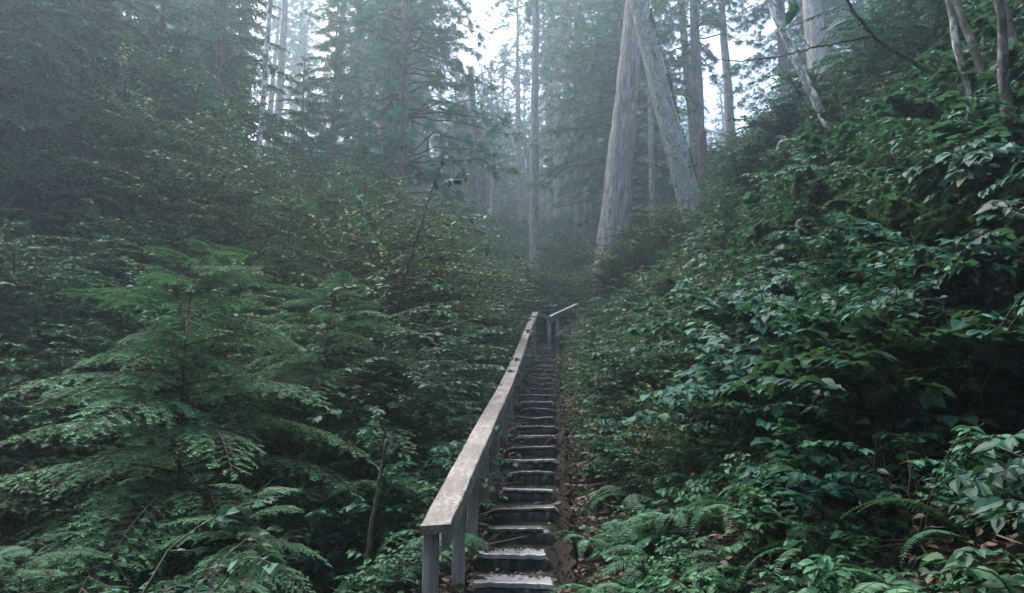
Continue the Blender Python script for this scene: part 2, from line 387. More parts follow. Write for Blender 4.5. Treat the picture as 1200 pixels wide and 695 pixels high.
# ------------------------------------------------------------ the stairs
rs = np.random.default_rng(11)
stair = link('timber_stairway', None, loc=(0, 0, 0)); tag(stair, 'narrow log stairway of dark wet steps with worn pale boards climbing the slope', 'stairs')
SW = .60
YS = [2.35]
while YS[-1] < 22.7: YS.append(YS[-1] + .44 + .017 * max(0, len(YS) - 5))
NST = len(YS) - 1
for i in range(NST):
    y0 = YS[i]; run = YS[i + 1] - y0; zc = .227 * y0; xc = float(path_x(y0)) + rs.normal(0, .015); hw = SW / 2 * rs.uniform(.90, 1.08)
    # front outline: rounded shoulders, wavy worn top
    n = 23; u = np.linspace(-1, 1, n); sh = rs.uniform(.72, .86); dr = rs.uniform(.05, .10)
    worn = rs.normal(0, .012) * np.cos(u * math.pi / 2) + rs.normal(0, .006) * np.sin(u * 3 + rs.uniform(0, 6))
    top = -dr * np.clip((np.abs(u) - sh) / (1 - sh), 0, 1) ** 1.6 + worn * (np.abs(u) < .99)
    straight = i in (0, 2, 5, 6, 13, 17, 24)
    if straight: top = -.07 * np.clip((np.abs(u) - .86) / .14, 0, 1) ** 2
    xs_ = xc + u * hw
    top = top + u * rs.normal(0, .007) + rs.normal(0, .0022, n)
    front = y0 + .012 * np.sin(u * 2.5 + rs.uniform(0, 6)) + rs.normal(0, .005, n)
    rows = []
    for (dy, dz, f) in ((.02, -.20, 1), (.0, -.10, 1), (.0, -.02, 1), (.012, 0, 1), (.25, .0, 0), (run + .14, .0, 0)):
        zz = zc - .022 + dz + (top if dz > -.15 else top * .3)
        if dz <= -.02 and dz > -.15: ff = front + rs.normal(0, .014, n)
        else: ff = front
        rows.append(np.stack([xs_, ff + dy, zz], -1))
    Vr = np.concatenate(rows); Fr = []
    for a in range(5):
        for j in range(n - 1):
            q = a * n + j; Fr += [(q, q + 1, q + n + 1), (q, q + n + 1, q + n)]
    # closed sides
    for jj, s in ((0, 1), (n - 1, -1)):
        base = len(Vr); 
        for a in range(1, 5): Fr += [((0 * n + jj), (a * n + jj), ((a + 1) * n + jj))]
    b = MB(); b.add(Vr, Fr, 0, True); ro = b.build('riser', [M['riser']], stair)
    # the pale board or worn nosing on top
    lo, hi = (rs.uniform(-.80, -.66), rs.uniform(.60, .84)) if i > 2 else (-.70, .58)
    if straight: lo, hi = -.80, .80
    wide = rs.random() < .55 and not straight
    if wide: lo, hi = -1.0, 1.0
    m_ = 20; uu = np.linspace(lo, hi, m_); tz = np.interp(uu, u, top) ; fx = np.interp(uu, u, front) - .014 + rs.normal(0, .004, m_)
    th = rs.uniform(.010, .030) if not straight else .03
    depth = rs.uniform(.16, .30) if not straight else .26
    back = fx + depth + rs.normal(0, .01, m_)
    px_ = xc + uu * hw
    sag = rs.normal(0, .006, m_) * (0 if straight else 1); ztop = zc + tz + .003
    Vb = np.concatenate([np.stack([px_, fx, ztop - th + sag * .8], -1), np.stack([px_, fx, ztop - .004], -1), np.stack([px_, fx + .006, ztop], -1),
                         np.stack([px_, back, ztop], -1), np.stack([px_, back, ztop - th], -1)])
    Fb = []
    for a in range(4):
        for j in range(m_ - 1):
            q = a * m_ + j; Fb += [(q, q + 1, q + m_ + 1), (q, q + m_ + 1, q + m_)]
    for jj in (0, m_ - 1):
        for a in range(1, 4): Fb += [(jj, a * m_ + jj, (a + 1) * m_ + jj)]
    b = MB(); b.add(Vb, Fb, 0, False)
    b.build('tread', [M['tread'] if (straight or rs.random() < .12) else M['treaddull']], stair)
# side logs, split and ragged
for s in (-1, 1):
    ys = np.arange(2.0, 23.2, .12); n = len(ys)
    pth = np.stack([path_x(ys) + s * (SW / 2 + .03) + rs.normal(0, .012, n), ys, .227 * ys - .10 + rs.normal(0, .014, n)], -1)
    v_, f_ = tube(pth, .046 * (1 + rs.normal(0, .25, n)), 9); v_ = v_ + rs.normal(0, .010, v_.shape)
    b = MB(); b.add(v_, f_, 0, False)
    # torn splinters and bark flakes along it
    k = 1100; yy = rs.uniform(2.1, 15, k)
    c_ = np.stack([path_x(yy) + s * (SW / 2 + .03) + rs.normal(0, .03, k), yy, .227 * yy - .045 + rs.normal(0, .022, k)], -1)
    d_ = np.stack([rs.normal(0, .3, k), np.ones(k), rs.normal(.1, .35, k)], -1)
    fl = (np.array([(-.12, 0, 0), (.12, 0, .03), (.05, 1, 0), (-.03, .8, .05)]), np.array([(0, 1, 2), (0, 2, 3)]))
    v_, f_ = place(fl[0], fl[1], c_, d_, nrm(rs.normal(0, 1, (k, 3))), rs.uniform(.02, .075, k)); b.add(v_, f_, 0)
    b.build('side_log', [M['rot']], stair)

# ------------------------------------------------------------ handrails
def board(b, A, B, wd, th, up=(0, 0, 1), mat=0, seg=14, jit=.0015, seed=0, skew0=0, skew1=0):
    """a plank from A to B, wd across, th thick, with slightly eased, uneven edges"""
    r = np.random.default_rng(seed); A = np.array(A, float); B = np.array(B, float); d = nrm(B - A); L = np.linalg.norm(B - A)
    x = nrm(np.cross(d, up)); z = np.cross(x, d); e = min(.006, th * .15)
    h, t_ = wd / 2, th / 2
    prof = np.array([(-h + e, -t_), (h - e, -t_), (h, -t_ + e), (h, t_ - e), (h - e, t_), (-h + e, t_), (-h, t_ - e), (-h, -t_ + e)])
    rows = []
    for i in range(seg + 1):
        f = i / seg
        k = skew0 * (1 - f) ** 8 + skew1 * f ** 8
        rows.append(A + d * L * f + prof[:, :1] * x + prof[:, 1:] * z + d * prof[:, :1] * k + r.normal(0, jit, (8, 3)))
    V = np.concatenate(rows); F = []
    for i in range(seg):
        for j in range(8):
            p_, q = i * 8 + j, i * 8 + (j + 1) % 8; F += [(p_, q, q + 8), (p_, q + 8, p_ + 8)]
    for j in range(1, 7): F += [(0, j + 1, j), (seg * 8, seg * 8 + j, seg * 8 + j + 1)]
    b.add(V, F, mat, False)

rail_img = [(510, 620, 3.62), (530, 580, 4.12), (568, 501, 5.9), (593, 452, 8.4), (608, 416, 12.0), (618, 388, 16.0), (627.5, 366.5, 20.0)]
RP = [np.array(P(*q)) for q in rail_img]
rail = link('handrail', None, loc=tuple(RP[0] * [1, 1, 0])); tag(rail, 'long weathered timber handrail with flat top board and square posts left of the steps', 'handrail')
rail_inv = -Vector((RP[0][0], RP[0][1], 0))
def into(o, root): o.parent = root; o.location = -root.location
RW = .152
cuts = [0, .45, .78, 1.0]
# cap boards: three long lengths butted end to end
lens = np.cumsum([0] + [np.linalg.norm(RP[i + 1] - RP[i]) for i in range(6)])
def rail_at(s): return np.array([np.interp(s, lens, [p_[k] for p_ in RP]) for k in range(3)])
for ci_, (a, c_) in enumerate(((0, 2), (2, 3), (3, 4), (4, 5), (5, 6))):
    g = .002 if ci_ else 0
    pts = [RP[k] for k in range(a, c_ + 1)]
    if a == 0: pts = [RP[0], RP[2]]
    b = MB(); board(b, pts[0] + nrm(pts[-1] - pts[0]) * g, pts[-1], RW * (1 - .004 * ci_), .042, seed=40 + ci_, seg=26, skew0=.25 if ci_ == 0 else 0)
    o = b.build('top_board', [M['rail']]); into(o, rail)
    b = MB(); A = pts[0] + [.045, 0, -.068]; B = pts[-1] + [.045, 0, -.068]
    board(b, A + nrm(B - A) * (.035 if ci_ == 0 else .003), B, .038, .085, seed=60 + ci_); o = b.build('under_rail', [M['post']]); into(o, rail)
post_D = [0.01, .80, 1.5, 2.3, 3.4, 4.6, 5.9, 7.3, 8.8, 10.3, 11.8, 13.2, 14.6, 15.9]
for k, s in enumerate(post_D):
    c_ = rail_at(min(s + .03, lens[-1] - .05)); x_, y_ = c_[0] - (.03 if k == 0 else .005), c_[1] + .035
    zt = c_[2] - .036; zb = float(ground(x_ , y_)) - .35
    b = MB(); board(b, (x_, y_, zb), (x_, y_, zt), .076, .076, up=(0, 1, 0), seed=80 + k, seg=8, jit=.001)
    o = b.build('post', [M['post']]); into(o, rail)
# upper flight's rail turning right
U = [np.array(P(629.5, 366.5, 20.0)), np.array(P(645.5, 372.5, 20.6)), np.array(P(676, 356.5, 21.4))]
rail2 = link('handrail', None, loc=(U[1][0], U[1][1], 0)); tag(rail2, 'short weathered handrail turning right at the top of the steps', 'handrail')
b = MB(); board(b, U[0] - [0, 0, .04], U[1] + [-.03, 0, -.0], .05, .10, seed=5); into(b.build('link_board', [M['post']]), rail2)
b = MB(); board(b, U[1] + [-.04, 0, .03], U[2], .17, .045, seed=6); into(b.build('top_board', [M['palerail']]), rail2)
b = MB(); board(b, U[1] + [-.03, -.05, -.09], U[2] + [-.12, -.05, -.13], .045, .11, seed=7); into(b.build('under_rail', [M['post']]), rail2)
for px, D in ((643.5, 20.75), (653, 20.9)):
    tp = P(px, 373, D); b = MB(); board(b, (tp.x, tp.y, tp.z - 1.1), (tp.x, tp.y, tp.z + .02), .105, .105, up=(0, 1, 0), seed=int(px)); into(b.build('post', [M['post']]), rail2)

# bleached root beside the top step
b = MB(); r = np.random.default_rng(5)
for (pa, pb, r0, r1, sag) in (((652, 396, 20.6), (690, 374, 21.5), .11, .07, .05), ((662, 392, 20.4), (686, 404, 20.2), .07, .03, -.05),
                          ((672, 384, 20.9), (664, 412, 20.0), .05, .02, .03), ((690, 374, 21.5), (698, 352, 21.9), .07, .03, .02)):
    A, B = np.array(P(*pa)), np.array(P(*pb)); tt = np.linspace(0, 1, 12)[:, None]
    q = A + (B - A) * tt + r.normal(0, .02, (12, 3)); q[:, 2] += sag * np.sin(tt[:, 0] * math.pi)
    v_, f_ = tube(q, np.linspace(r0, r1, 12) * (1 + r.normal(0, .1, 12)), 8); b.add(v_, f_, 0, True)
tag(b.build('tree_root', [M['root']]), 'bleached tree root exposed in the bank beside the top step', 'root')

# ------------------------------------------------------------ conifers
def bough_mesh(seed, lift, droop, fine=True):
    """a flat hemlock bough, 1 long along +x, with side shoots, twigs and needles; materials 0 wood, 1 needles"""
    r = np.random.default_rng(seed); b = MB()
    f = lambda t_: np.stack([t_, .03 * np.sin(t_ * 4 + seed), lift * t_ - droop * t_ ** 2.2], -1)
    tt = np.linspace(0, 1, 14); v_, f_ = tube(f(tt), np.linspace(.0065, .0014, 14), 4, False); b.add(v_, f_, 0, True)
    seg_p, seg_d, seg_l, seg_t = [], [], [], []     # needle-bearing straight pieces
    def shoot(p0, d0, L, tipk):
        n = max(2, int(L / .035)); p_ = p0.copy(); d_ = nrm(d0)
        pts = [p_.copy()]
        for i in range(n):
            seg_p.append(p_.copy()); seg_d.append(d_.copy()); seg_l.append(L / n); seg_t.append(tipk * (.25 + .75 * (i + 1) / n) if i > n * .35 else 0)
            p_ = p_ + d_ * L / n; d_ = nrm(d_ + [0, 0, -.06 - .12 * i / n] + r.normal(0, .03, 3)); pts.append(p_.copy())
        return np.array(pts)
    nlat = 34
    for i in range(nlat):
        t_ = .10 + .9 * (i / nlat) ** .9; s = 1 if i % 2 else -1
        p0 = f(np.array([t_]))[0]; ax = nrm(f(np.array([t_ + .01]))[0] - p0)
        L = (.40 * (1 - t_) ** .75 + .05) * r.uniform(.75, 1.15) * min(1, .45 + t_ * 2.2)
        side = nrm(np.cross(ax, (0, 0, 1))) * s
        d0 = ax * r.uniform(.65, .95) + side + [0, 0, r.normal(.02, .08)]
        pts = shoot(p0, d0, L, .9)
        if L > .08:
            v_, f_ = tube(pts, np.linspace(.0028, .0009, len(pts)), 3, False); b.add(v_, f_, 0, True)
            m_ = int(L / .042)
            for k in range(1, m_):
                q = pts[min(int(k / m_ * (len(pts) - 1)), len(pts) - 2)]; s2 = 1 if k % 2 else -1
                dd = nrm(pts[-1] - pts[0]); sd = nrm(np.cross(dd, (0, 0, 1))) * s2
                l2 = (.34 * L * (1 - k / m_) + .025) * r.uniform(.7, 1.2)
                shoot(q, dd * .9 + sd + [0, 0, r.normal(0, .1)], l2, .7)
    shoot(f(np.array([.985]))[0], np.array([1, 0, lift - droop * 2.2]), .07, 1.0)
    sp, sd, sl, st = map(np.array, (seg_p, seg_d, seg_l, seg_t))
    if fine:
        # needles on both sides of every piece
        k = 7
        ii = np.repeat(np.arange(len(sp)), 2 * k); fr = np.tile(np.repeat((np.arange(k) + .5) / k, 2), len(sp)); sg = np.tile([-1, 1], len(sp) * k)
        pos = sp[ii] + sd[ii] * (sl[ii] * fr)[:, None]
        side = nrm(np.cross(sd[ii], np.array([0, 0, 1.])) + 1e-6)
        d_ = side * sg[:, None] + sd[ii] * .45 + r.normal(0, .16, (len(ii), 3))
        nd = (np.array([(-.085, 0, 0), (.085, 0, 0), (.07, .85, -.03), (0, 1, -.06), (-.07, .85, -.03)]), np.array([(0, 1, 2), (0, 2, 4), (2, 3, 4)]))
        v_, f_ = place(nd[0], nd[1], pos, d_, np.tile([0, 0, 1.], (len(ii), 1)) + r.normal(0, .25, (len(ii), 3)), r.uniform(.013, .019, len(ii)))
        b.add(v_, f_, 1, False, np.repeat(st[ii], len(nd[0])))
    else:
        nd = (np.array([(-.32, 0, 0), (.32, 0, 0), (.30, .8, 0), (0, 1.1, 0), (-.30, .8, 0)]), np.array([(0, 1, 2), (0, 2, 4), (2, 3, 4)]))
        v_, f_ = place(nd[0], nd[1], sp, sd, np.tile([0, 0, 1.], (len(sp), 1)) + r.normal(0, .35, (len(sp), 3)), sl * 1.15)
        b.add(v_, f_, 1, False, np.repeat(st, len(nd[0])))
    return b

BOUGH = [bough_mesh(100 + i, l, d).mesh('bough', [M['redstem'], M['needle']]) for i, (l, d) in enumerate(((.45, .35), (.30, .42), (.18, .45), (.05, .45), (.35, .55)))]

def young_hemlock(x, y, H, spread, label, seed, n=64, zoff=0, lean=(0, 0), low=.05):
    z = float(ground(x, y)) - .05 + zoff; r = np.random.default_rng(seed)
    root = link('young_hemlock_tree', None, loc=(x, y, z), rot=(lean[0], lean[1], 0)); tag(root, label, 'hemlock', 'young hemlock trees among the shrubs')
    t_ = np.linspace(0, 1, 18); q = np.stack([.03 * np.sin(t_ * 5 + seed), .03 * np.cos(t_ * 4), H * t_], -1); q[-3:, 0] += [.01, .05, .14]
    v_, f_ = tube(q, .0015 + .020 * H / 3 * (1 - t_) ** .8, 7); b = MB(); b.add(v_, f_, 0, True); b.build('trunk', [M['redstem']], root)
    for i in range(n):
        f = low + (1 - low - .02) * (i / n) ** .9; zz = H * f; az = i * 2.4 + r.uniform(-.4, .4)
        L = spread * ((1 - f) ** .62 * .95 + .06) * r.uniform(.72, 1.12)
        k = 0 if f > .8 else (4 if f > .65 else (1 if f > .4 else (2 if f > .2 else 3)))
        if r.random() < .2: k = int(r.integers(0, 5))
        o = link('bough', BOUGH[k], root, (float(np.interp(f, t_, q[:, 0])), float(np.interp(f, t_, q[:, 1])), zz),
                 (r.normal(0, .12), r.normal(0, .10), az), L)
    return root

pt = P(224, 345, 6.3)
def at(px, D): q = P(px, 400, D); return q.x, q.y
young_hemlock(*at(224, 5.7), 3.1, 2.1, 'young hemlock with thin reddish trunk and drooping sprays in the left thicket', 1, n=72)
young_hemlock(*at(385, 6.9), 3.0, 2.0, 'young hemlock whose long sprays arch towards the handrail, behind the reddish-trunked one', 2, n=70)
young_hemlock(*at(300, 4.4), 1.5, 1.15, 'low young hemlock with fingered hanging sprays over the dark hollow beside the rail', 3, n=40)
young_hemlock(*at(60, 4.2), 1.35, 1.25, 'low young hemlock spreading flat sprays in the bottom left corner', 4, n=38)
young_hemlock(*at(330, 10.5), 4.6, 2.0, 'taller young hemlock standing in the shrubs below the pale thin alder', 5, n=60)

midb = [bough_mesh(200 + i, l, d, False) for i, (l, d) in enumerate(((.35, .35), (.2, .4), (.05, .4), (-.05, .3)))]
midb = [(np.concatenate(m_.V), np.concatenate(m_.F), np.concatenate(m_.M), np.concatenate(m_.A)) for m_ in midb]
def mid_crown(seed, H, spread, n=110, low=.08):
    r = np.random.default_rng(seed); b = MB()
    for i in range(n):
        f = low + (1 - low) * (i / n); az = i * 2.4 + r.uniform(-.5, .5); L = spread * ((1 - f) ** .7 + .06) * r.uniform(.6, 1.15)
        k = 0 if f > .75 else (1 if f > .45 else int(r.integers(1, 4)))
        V, F, Mi, A = midb[k]
        c_, s_ = math.cos(az), math.sin(az); tl = r.normal(0, .12)
        V = V * [L, L * .8, L]; V = np.stack([V[:, 0], V[:, 1] * math.cos(tl) - V[:, 2] * math.sin(tl), V[:, 1] * math.sin(tl) + V[:, 2] * math.cos(tl)], -1)
        V = np.stack([V[:, 0] * c_ - V[:, 1] * s_, V[:, 0] * s_ + V[:, 1] * c_, V[:, 2] + H * f], -1)
        for mm in (0, 1):
            kk = Mi == mm
            if kk.any(): 
                used, inv = np.unique(F[kk], return_inverse=True)
                b.add(V[used], inv.reshape(-1, 3), mm, mm == 0, A[used])
    return b.mesh('crown', [M['stem'], M['needle_far']])
MIDC = [mid_crown(300, 9, 2.6, 105), mid_crown(301, 12, 3.1, 120, .12)]
def trunk_mesh(name, H, r0, r1, mat, k=14, seed=0, wob=.01, n=26, flare=.5):
    r = np.random.default_rng(seed); t_ = np.linspace(0, 1, n); w_ = np.cumsum(r.normal(0, wob, (n, 2)), 0); w_ -= w_[0]
    rad = r0 + (r1 - r0) * t_; rad = rad * (1 + flare * np.exp(-t_ * H / .7)) * (1 + r.normal(0, .02, n))
    q = np.stack([w_[:, 0], w_[:, 1], H * t_], -1); v_, f_ = tube(q, rad, k); 
    # flutes and lumps
    v_ = v_ + 0; b = MB(); b.add(v_ + r.normal(0, r0 * .02, v_.shape), f_, 0, True)
    return b.mesh(name, [M[mat]])
MIDT = [trunk_mesh('trunk', 9, .11, .01, 'farbark', 9, 1), trunk_mesh('trunk', 12, .15, .015, 'farbark', 9, 2)]
mids = [(150, 15, 0, 1.0), (60, 13.5, 1, .8), (240, 19, 1, 1.05), (-60, 12, 1, .8), (20, 19, 1, 1.1), (345, 21, 0, .95), (415, 18.5, 0, .8),
        (-150, 16, 1, 1), (190, 24, 1, 1.2), (100, 24, 1, 1.2), (380, 27, 1, 1.0)]
MIDLAB = ['dark green hemlock with fine boughs standing mid height on the upper left slope',
          'dense hemlock filling the top left corner of the slope', 'tall soft hemlock between the pale alder and the left slope',
          'hemlock partly cut off by the left edge of the view', 'hemlock behind the top left corner trees',
          'small hemlock beside the thin pale alder', 'small hemlock in front of the dark conifer trunk',
          'hemlock beyond the left edge of the view', 'hazy hemlock high on the left slope', 'hazy hemlock furthest up the left slope', 'hazy hemlock left of the dark conifer trunk']
rr = random.Random(4)
for (px, D, k, s), lab in zip(mids, MIDLAB):
    x, y = at(px, D); root = link('hemlock_tree', None, loc=(x, y, float(ground(x, y)) - .1), rot=(rr.uniform(-.03, .03), rr.uniform(-.03, .03), rr.uniform(0, 6.3)), scl=s)
    tag(root, lab, 'hemlock', 'hemlocks on the left slope'); link('trunk', MIDT[k], root); link('crown', MIDC[k], root)

# tall background conifers: bare trunk below, ragged crown above
fan = []
for i, a in enumerate(np.linspace(-1.25, 1.25, 13)):
    L = 1 - .28 * abs(a); c_, s_ = math.cos(a), math.sin(a)
    q = np.array([(-.03, 0, 0), (.03, 0, 0), (.032, .7, -.16), (0, 1, -.34), (-.032, .7, -.16)]) * [1, L, L]
    q = np.stack([q[:, 0] * c_ + q[:, 1] * s_, -q[:, 0] * s_ + q[:, 1] * c_, q[:, 2]], -1); q[:, 2] += .04 * math.sin(i * 9.)
    fan.append((q, np.array([(0, 1, 2), (0, 2, 4), (2, 3, 4)])))
FAN = merge(fan)
def far_crown(seed, H, base, spread, nb, tuft=.38, per=15):
    r = np.random.default_rng(seed); b = MB(); pos, dr = [], []
    for i in range(nb):
        f = base + (1 - base) * r.random() ** .9; az = r.uniform(0, 6.283); g = (f - base) / (1 - base)
        L = spread * (.35 + .75 * math.sin(min(1, g * 1.1 + .25) * math.pi * .9)) * r.uniform(.45, 1.1) * (1.05 - .8 * g * g)
        t_ = np.linspace(0, 1, 7); z = H * f + L * (.12 * t_ - .32 * t_ ** 2)
        q = np.stack([np.cos(az) * L * t_, np.sin(az) * L * t_, z], -1); q[1:] += r.normal(0, .05 * L, (6, 3)) * .6
        v_, f_ = tube(q, np.linspace(.045, .008, 7), 4, False); b.add(v_, f_, 0, True)
        if r.random() < .12: continue            # a dead bare branch
        k = int(per * L / spread + 4); tp = r.uniform(.2, 1, k) ** .7 * 6; i0 = np.minimum(tp.astype(int), 5); fr = (tp - i0)[:, None]
        pp = q[i0] * (1 - fr) + q[i0 + 1] * fr + r.normal(0, .10, (k, 3)) * [1, 1, .6] * (L * .35 + .3)
        d_ = np.stack([np.cos(az + r.normal(0, .8, k)), np.sin(az + r.normal(0, .8, k)), r.normal(-.25, .25, k)], -1)
        pos.append(pp); dr.append(d_)
    pos = np.concatenate(pos); dr = np.concatenate(dr); n = len(pos)
    v_, f_ = place(FAN[0], FAN[1], pos, dr, np.tile([0, 0, 1.], (n, 1)) + r.normal(0, .35, (n, 3)), tuft * r.uniform(.6, 1.3, n))
    b.add(v_, f_, 1, False, np.repeat(r.random(n) ** 2 * .8, len(FAN[0])))
    return b.mesh('crown', [M['stem'], M['needle_far']])
FARC = [far_crown(400, 27, .34, 3.2, 210, .24, 34), far_crown(401, 30, .42, 2.9, 200, .24, 34), far_crown(402, 25, .15, 3.6, 260, .26, 38), far_crown(403, 29, .55, 2.6, 120, .22, 30)]
FARH = [27, 30, 25, 29]
FART = [trunk_mesh('trunk', h, r_, .05, mt, 12, 20 + i, .02) for i, (h, r_, mt) in enumerate(((27, .30, 'farbark'), (30, .34, 'palebark'), (25, .24, 'farbark'), (29, .27, 'palebark')))]

def far_tree(x, y, k, s, label, group, lean=(0, 0), crown=True):
    root = link('conifer_tree', None, loc=(x, y, float(ground(x, y)) - .3), rot=(lean[0], lean[1], rr.uniform(0, 6.3)), scl=s)
    tag(root, label, 'conifer', group); link('trunk', FART[k], root)
    if crown: link('crown', FARC[k], root)
    return root
G = 'tall conifers in the mist beyond the stairs'
named = [(625, 33, 3, 1.0, 'straight pale conifer trunk standing in the mist between the bright gap and the leaning trunks'),
         (466, 24, 2, 1.0, 'dark conifer with heavy boughs left of the bright gap in the mist'),
         (833, 30, 0, 1.0, 'dark misty conifer trunk right of the mossy leaning trunk'),
         (873, 41, 1, 1.0, 'faint grey conifer trunk to the right of the dark one, above the shrub bank'),
         (985, 22, 3, 1.25, 'broad pale conifer trunk rising behind the shrubs at the upper right'),
         (258, 31, 3, 1.0, 'pale misty trunk showing through the foliage at the upper left'),
         (440, 29, 0, .9, 'thin dark misty conifer just left of the heavy-boughed one'),
         (735, 30, 2, .95, 'leafy conifer spreading green boughs right behind the furrowed leaning trunk'),
         (775, 36, 0, 1.0, 'misty conifer seen between the two leaning trunks')]
for px, D, k, s, lab in named:
    x, y = at(px, D); far_tree(x, y, k, s, lab, G, (rr.uniform(-.015, .015), rr.uniform(-.015, .015)))
# the forest around and behind, standing where the slope levels out
rf = np.random.default_rng(77); placed = [at(a, b_) for a, b_, *_ in named]; cnt = 0; tries = 0
while cnt < 175 and tries < 9000:
    tries += 1; y = 27 + 100 * rf.random() ** .85; x = rf.uniform(-1, 1) * (y * .82 + 6)
    if any((x - a) ** 2 + (y - b_) ** 2 < (2.6 if y < 45 else 3.0) ** 2 for a, b_ in placed): continue
    az = math.degrees(math.atan2(x, y)); 
    if (-6.5 if y > 60 else -8.6) < az < (-.8 if y > 60 else .6): continue                  # the bright gap in the canopy
    if abs(az - 1.5) < 1.2 and y < 33: continue
    if x > 4 and y < 30 : continue
    placed.append((x, y)); k = int(rf.choice([0, 1, 2, 3], p=[.3, .3, .18, .22]))
    far_tree(x, y, k, rf.uniform(.8, 1.1), 'slender conifer fading into the mist of the far forest', 'slender conifers fading into the mist', (rf.normal(0, .02), rf.normal(0, .02))); cnt += 1

cnt = 0
for _ in range(3000):
    if cnt >= 110: break
    y = rf.uniform(50, 120); az = rf.uniform(-9, 13); x = y * math.tan(R(az))
    s_g = rf.uniform(.7, 1.0)
    if -6.8 < az < .6: s_g = min(s_g, max(.35, (math.tan(R(rf.uniform(26, 31.5))) * y + 1.8 - float(ground(x, y))) / 28))
    if any((x - p_) ** 2 + (y - q_) ** 2 < 2.2 ** 2 for p_, q_ in placed): continue
    placed.append((x, y)); far_tree(x, y, int(rf.choice([0, 1, 3, 2, 3])), s_g, 'slender conifer fading into the mist of the far forest', 'slender conifers fading into the mist', (rf.normal(0, .02), rf.normal(0, .02))); cnt += 1

# unseen forest added downhill behind the viewpoint and on the flanks, to shade the hollow
cnt = 0
for _ in range(4000):
    if cnt >= 46: break
    a = rf.uniform(95, 265); d_ = 9 + 22 * rf.random(); x, y = d_ * math.sin(R(a)), d_ * math.cos(R(a))
    if any((x - p_) ** 2 + (y - q_) ** 2 < 3.4 ** 2 for p_, q_ in placed): continue
    placed.append((x, y)); far_tree(x, y, int(rf.choice([0, 2, 2])), rf.uniform(.65, .85), 'unseen conifer added for shade downhill behind the foot of the stairs', 'unseen conifers added downhill for shade', (rf.normal(0, .02), rf.normal(0, .02))); cnt += 1

# ------------------------------------------------------------ single trunks traced to where they stand
def leaning(name, a, bpt, D, wa, wb, mat, label, cat, group=None, ext=1.6, D2=None, seed=1, k=20, n=40, part='trunk', wob=.006, flare=.15, crown=None):
    """trunk through two sight points: a is high, bpt is low; runs down into the soil and up beyond"""
    A = P(*a, D if D2 is None else D2); B = P(*bpt, D); d = (A - B).normalized()
    base = B.copy()
    for _ in range(400):
        if base.z < float(ground(base.x, base.y)) - .4: break
        base -= d * .05
    Ls = (A - base).length; L = Ls * ext; ra = wa / 2 / 850 * (D if D2 is None else D2); rb = wb / 2 / 850 * D
    sB = (B - base).length; sl = (rb - ra) / max(Ls - sB, .1)
    r0 = rb + sl * sB; r1 = max(.004, ra - sl * (L - Ls) if ext > 1 else ra)
    root = link(name, None, loc=base); root.rotation_mode = 'QUATERNION'; root.rotation_quaternion = d.to_track_quat('Z', 'Y')
    tag(root, label, cat, group)
    rg_ = np.random.default_rng(seed); t_ = np.linspace(0, 1, n); w_ = np.cumsum(rg_.normal(0, wob, (n, 2)), 0); w_ -= np.outer(t_, w_[-1]) * .8
    q = np.stack([w_[:, 0], w_[:, 1], L * t_], -1); rad = (r0 + (r1 - r0) * t_) * (1 + flare * np.exp(-t_ * L / .6)) * (1 + rg_.normal(0, .012, n))
    v_, f_ = tube(q, rad, k)
    th = np.arange(k) / k * 6.283; rip = None
    v_ = q.repeat(k, 0) + (v_ - q.repeat(k, 0)) * (1 + .04 * np.sin(th[None] * 5 + seed + t_[:, None] * 3) + .025 * np.sin(th[None] * 11 + 3 * np.sin(t_[:, None] * 14)) + (.018 * np.sin(th[None] * 23 + 4 * np.sin(t_[:, None] * 23)) if k > 40 else 0) + rg_.normal(0, .008, (n, k))).reshape(-1)[:, None]
    b = MB(); b.add(v_, f_, 0, True); b.build(part, [M[mat]], root)
    return root, L, r0, r1, q

T1, L1, *_ = leaning('leaning_conifer_tree', (741, 30), (718, 290), 21, 21, 36, 'bark', 'thick furrowed grey conifer trunk leaning above the stair top, crossed by a mossy one', 'conifer', seed=3, k=72, n=160, flare=.15, wob=.003)
# broken branch stubs on the furrowed trunk
rb_ = np.random.default_rng(31)
for i in range(16):
    zz = rb_.uniform(.25, .95) * L1; a = rb_.uniform(0, 6.28); o_r = .30
    dv = np.array([math.cos(a), math.sin(a), rb_.uniform(.1, .6)]); L_ = rb_.uniform(.15, .7)
    tt = np.linspace(0, 1, 5)[:, None]; q = np.array([math.cos(a) * o_r, math.sin(a) * o_r, zz]) + dv * tt * L_ + rb_.normal(0, .02, (5, 3))
    v_, f_ = tube(q, np.linspace(.035, .012, 5), 6); b = MB(); b.add(v_, f_, 0, True); b.build('branch_stub', [M['farbark']], T1)
T2, L2, r02, r12, q2 = leaning('leaning_conifer_tree', (748, 0), (806, 222), 20.4, 20, 27, 'mossbark', 'leaning grey trunk with yellow-green moss on its edge, crossing the furrowed one', 'conifer', seed=4, k=60, n=140, wob=.003, ext=1.5, D2=19.6)
